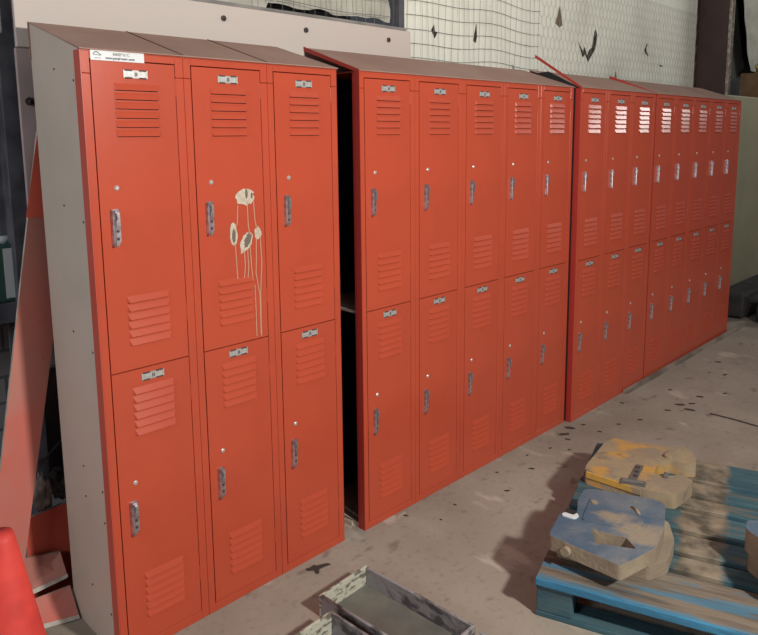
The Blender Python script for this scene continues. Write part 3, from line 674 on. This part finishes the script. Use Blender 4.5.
# green case with white front on a ledge
gc = thing('green_canister', 'dark green container with a white face on the block wall ledge at far left', 'container', (-0.03, 0.66, 1.03))
g = MB(); g.box(-0.05, 0.07, -0.04, 0.06, 0, 0.20); g.build('case', GREEN, gc, bevel=0.008)
g = MB(); g.box(-0.015, 0.035, -0.043, -0.0385, 0.015, 0.185); g.build('face_label', OFFWHITE, gc)
g = MB(); g.tube([(0, 0.01, 0.2), (0.0, 0.01, 0.225)], 0.03, 14); g.build('cap', OFFWHITE, gc, smooth=True)
g = MB(); g.box(-0.9, 0.2, 0.61, 0.86, 0.96, 1.03); tag(g.build('trim_2', BLUEGREY, bevel=0.003), kind='structure')
lump('dark_tarp', BLUEGREY, (-0.10, 0.72, 1.60), (0.15, 0.05, 0.15), 12, 'dark blue-grey tarp bundle hanging on the block wall at the left edge', 'tarp')

# ---------------------------------------------------------------- far right corner
g = MB(); g.box(0, 1.6, 0, 0.35, 0, 1.90)
oc = tag(g.build('metal_cabinet', OLIVE, loc=(5.55, 0.30, 0), bevel=0.01), 'tall plain grey-green metal cabinet past the end of the lockers', 'cabinet')
bx = thing('cardboard_box', 'brown cardboard box on top of the grey-green cabinet at right', 'box', (6.83, 0.42, 1.90))
g = MB()
for a in ((-0.22, -0.216, -0.1, 0.1), (0.216, 0.22, -0.1, 0.1), (-0.216, 0.216, -0.1, -0.096), (-0.216, 0.216, 0.096, 0.1)): g.box(*a, 0.0, 0.24)
g.box(-0.216, 0.216, -0.096, 0.096, 0, 0.004); g.build('carton', BOXBR, bx)
g = MB(); g.hexa([(-0.20, -0.15, 0.205), (0.2, -0.15, 0.205), (0.2, -0.148, 0.205), (-0.2, -0.148, 0.205)], [(-0.216, -0.10, 0.24), (0.216, -0.10, 0.24), (0.216, -0.098, 0.24), (-0.216, -0.098, 0.24)]); g.build('flap', BOXBR, bx)
lump('yellow_foam', YELRAG, (6.86, 0.40, 2.185), (0.14, 0.055, 0.075), 3, 'pale yellow foam lump poking out of the cardboard box', 'foam')
g = MB(); nx, nz = 40, 40; vs = []
for j in range(nz):
    for i in range(nx):
        u, v = i/(nx-1), j/(nz-1)
        x = 6.74+0.62*(1-v)**1.2+u*1.4; z = 2.22+1.15*v
        vs.append((x, 0.66+0.03*noise.noise(Vector((x*5, z*3, 0)))+0.03*math.sin(6*x+3*z), z))
g.add(vs, [(j*nx+i, j*nx+i+1, (j+1)*nx+i+1, (j+1)*nx+i) for j in range(nz-1) for i in range(nx-1)])
tag(g.build('hanging_plastic_sheet', PLASTIC, smooth=True), 'grey wrinkled plastic sheet hanging on the dark wall at top right', 'plastic sheet')
g = MB(); g.tube([(0, 0, 0), (0.01, 0, 0.6), (0.0, 0, 1.6)], 0.014, 8)  # tube added to stand in for the column's pale flange edge
tag(g.build('pale_flange_edge', OXIDE, loc=(5.66, 0.30, 1.905), smooth=True), 'thin pale conduit of the maroon column flange, as a separate tube', 'edging')
lump('torn_insulation', INSUL, (6.42, 0.72, 2.06), (0.11, 0.05, 0.24), 9, 'scrap of pale torn insulation beside the maroon column', 'insulation')
# machine with castor wheel
mc = thing('wheeled_machine', 'dark low wheeled machine at the right edge past the lockers', 'machine', (5.72, -0.22, 0))
g = MB(); g.box(-0.25, 0.9, 0.22, 0.46, 0.02, 0.22); g.box(-0.12, 0.9, -0.1, 0.25, 0.13, 0.19); g.build('chassis', RUBBER, mc, bevel=0.02)
def wheel(x, y):
    g = MB(); pts = [(0.02, 0.045), (0.085, 0.05), (0.098, 0.035), (0.10, 0.0), (0.098, -0.035), (0.085, -0.05), (0.02, -0.045)]
    n = 28; vs = []
    for k in range(n):
        a = 2*math.pi*k/n
        for r, t in pts: vs.append((x+r*math.cos(a), y+t, 0.10+r*math.sin(a)))
    m = len(pts); fs = [(k*m+i, k*m+i+1, ((k+1) % n)*m+i+1, ((k+1) % n)*m+i) for k in range(n) for i in range(m-1)]
    g.add(vs, fs); wo = g.build('wheel', RUBBER, mc, smooth=True)
    g = MB(); g.tube([(x, y-0.05, 0.10), (x, y+0.05, 0.10)], 0.03, 16); g.build('hub', GREYMET, wo)
wheel(-0.22, 0.06); wheel(0.45, 0.04)
g = MB(); g.tube([(-0.20, -0.03, 0.215), (0.5, -0.06, 0.20)], 0.012, 8); g.build('tow_bar', GREYMET, mc, smooth=True)
g = MB(); g.tube([(0.55, 0.1, 0.18), (0.50, 0.05, 0.6), (0.25, 0.0, 0.78)], 0.025, 10); g.build('handle_post', RUBBER, mc, smooth=True)
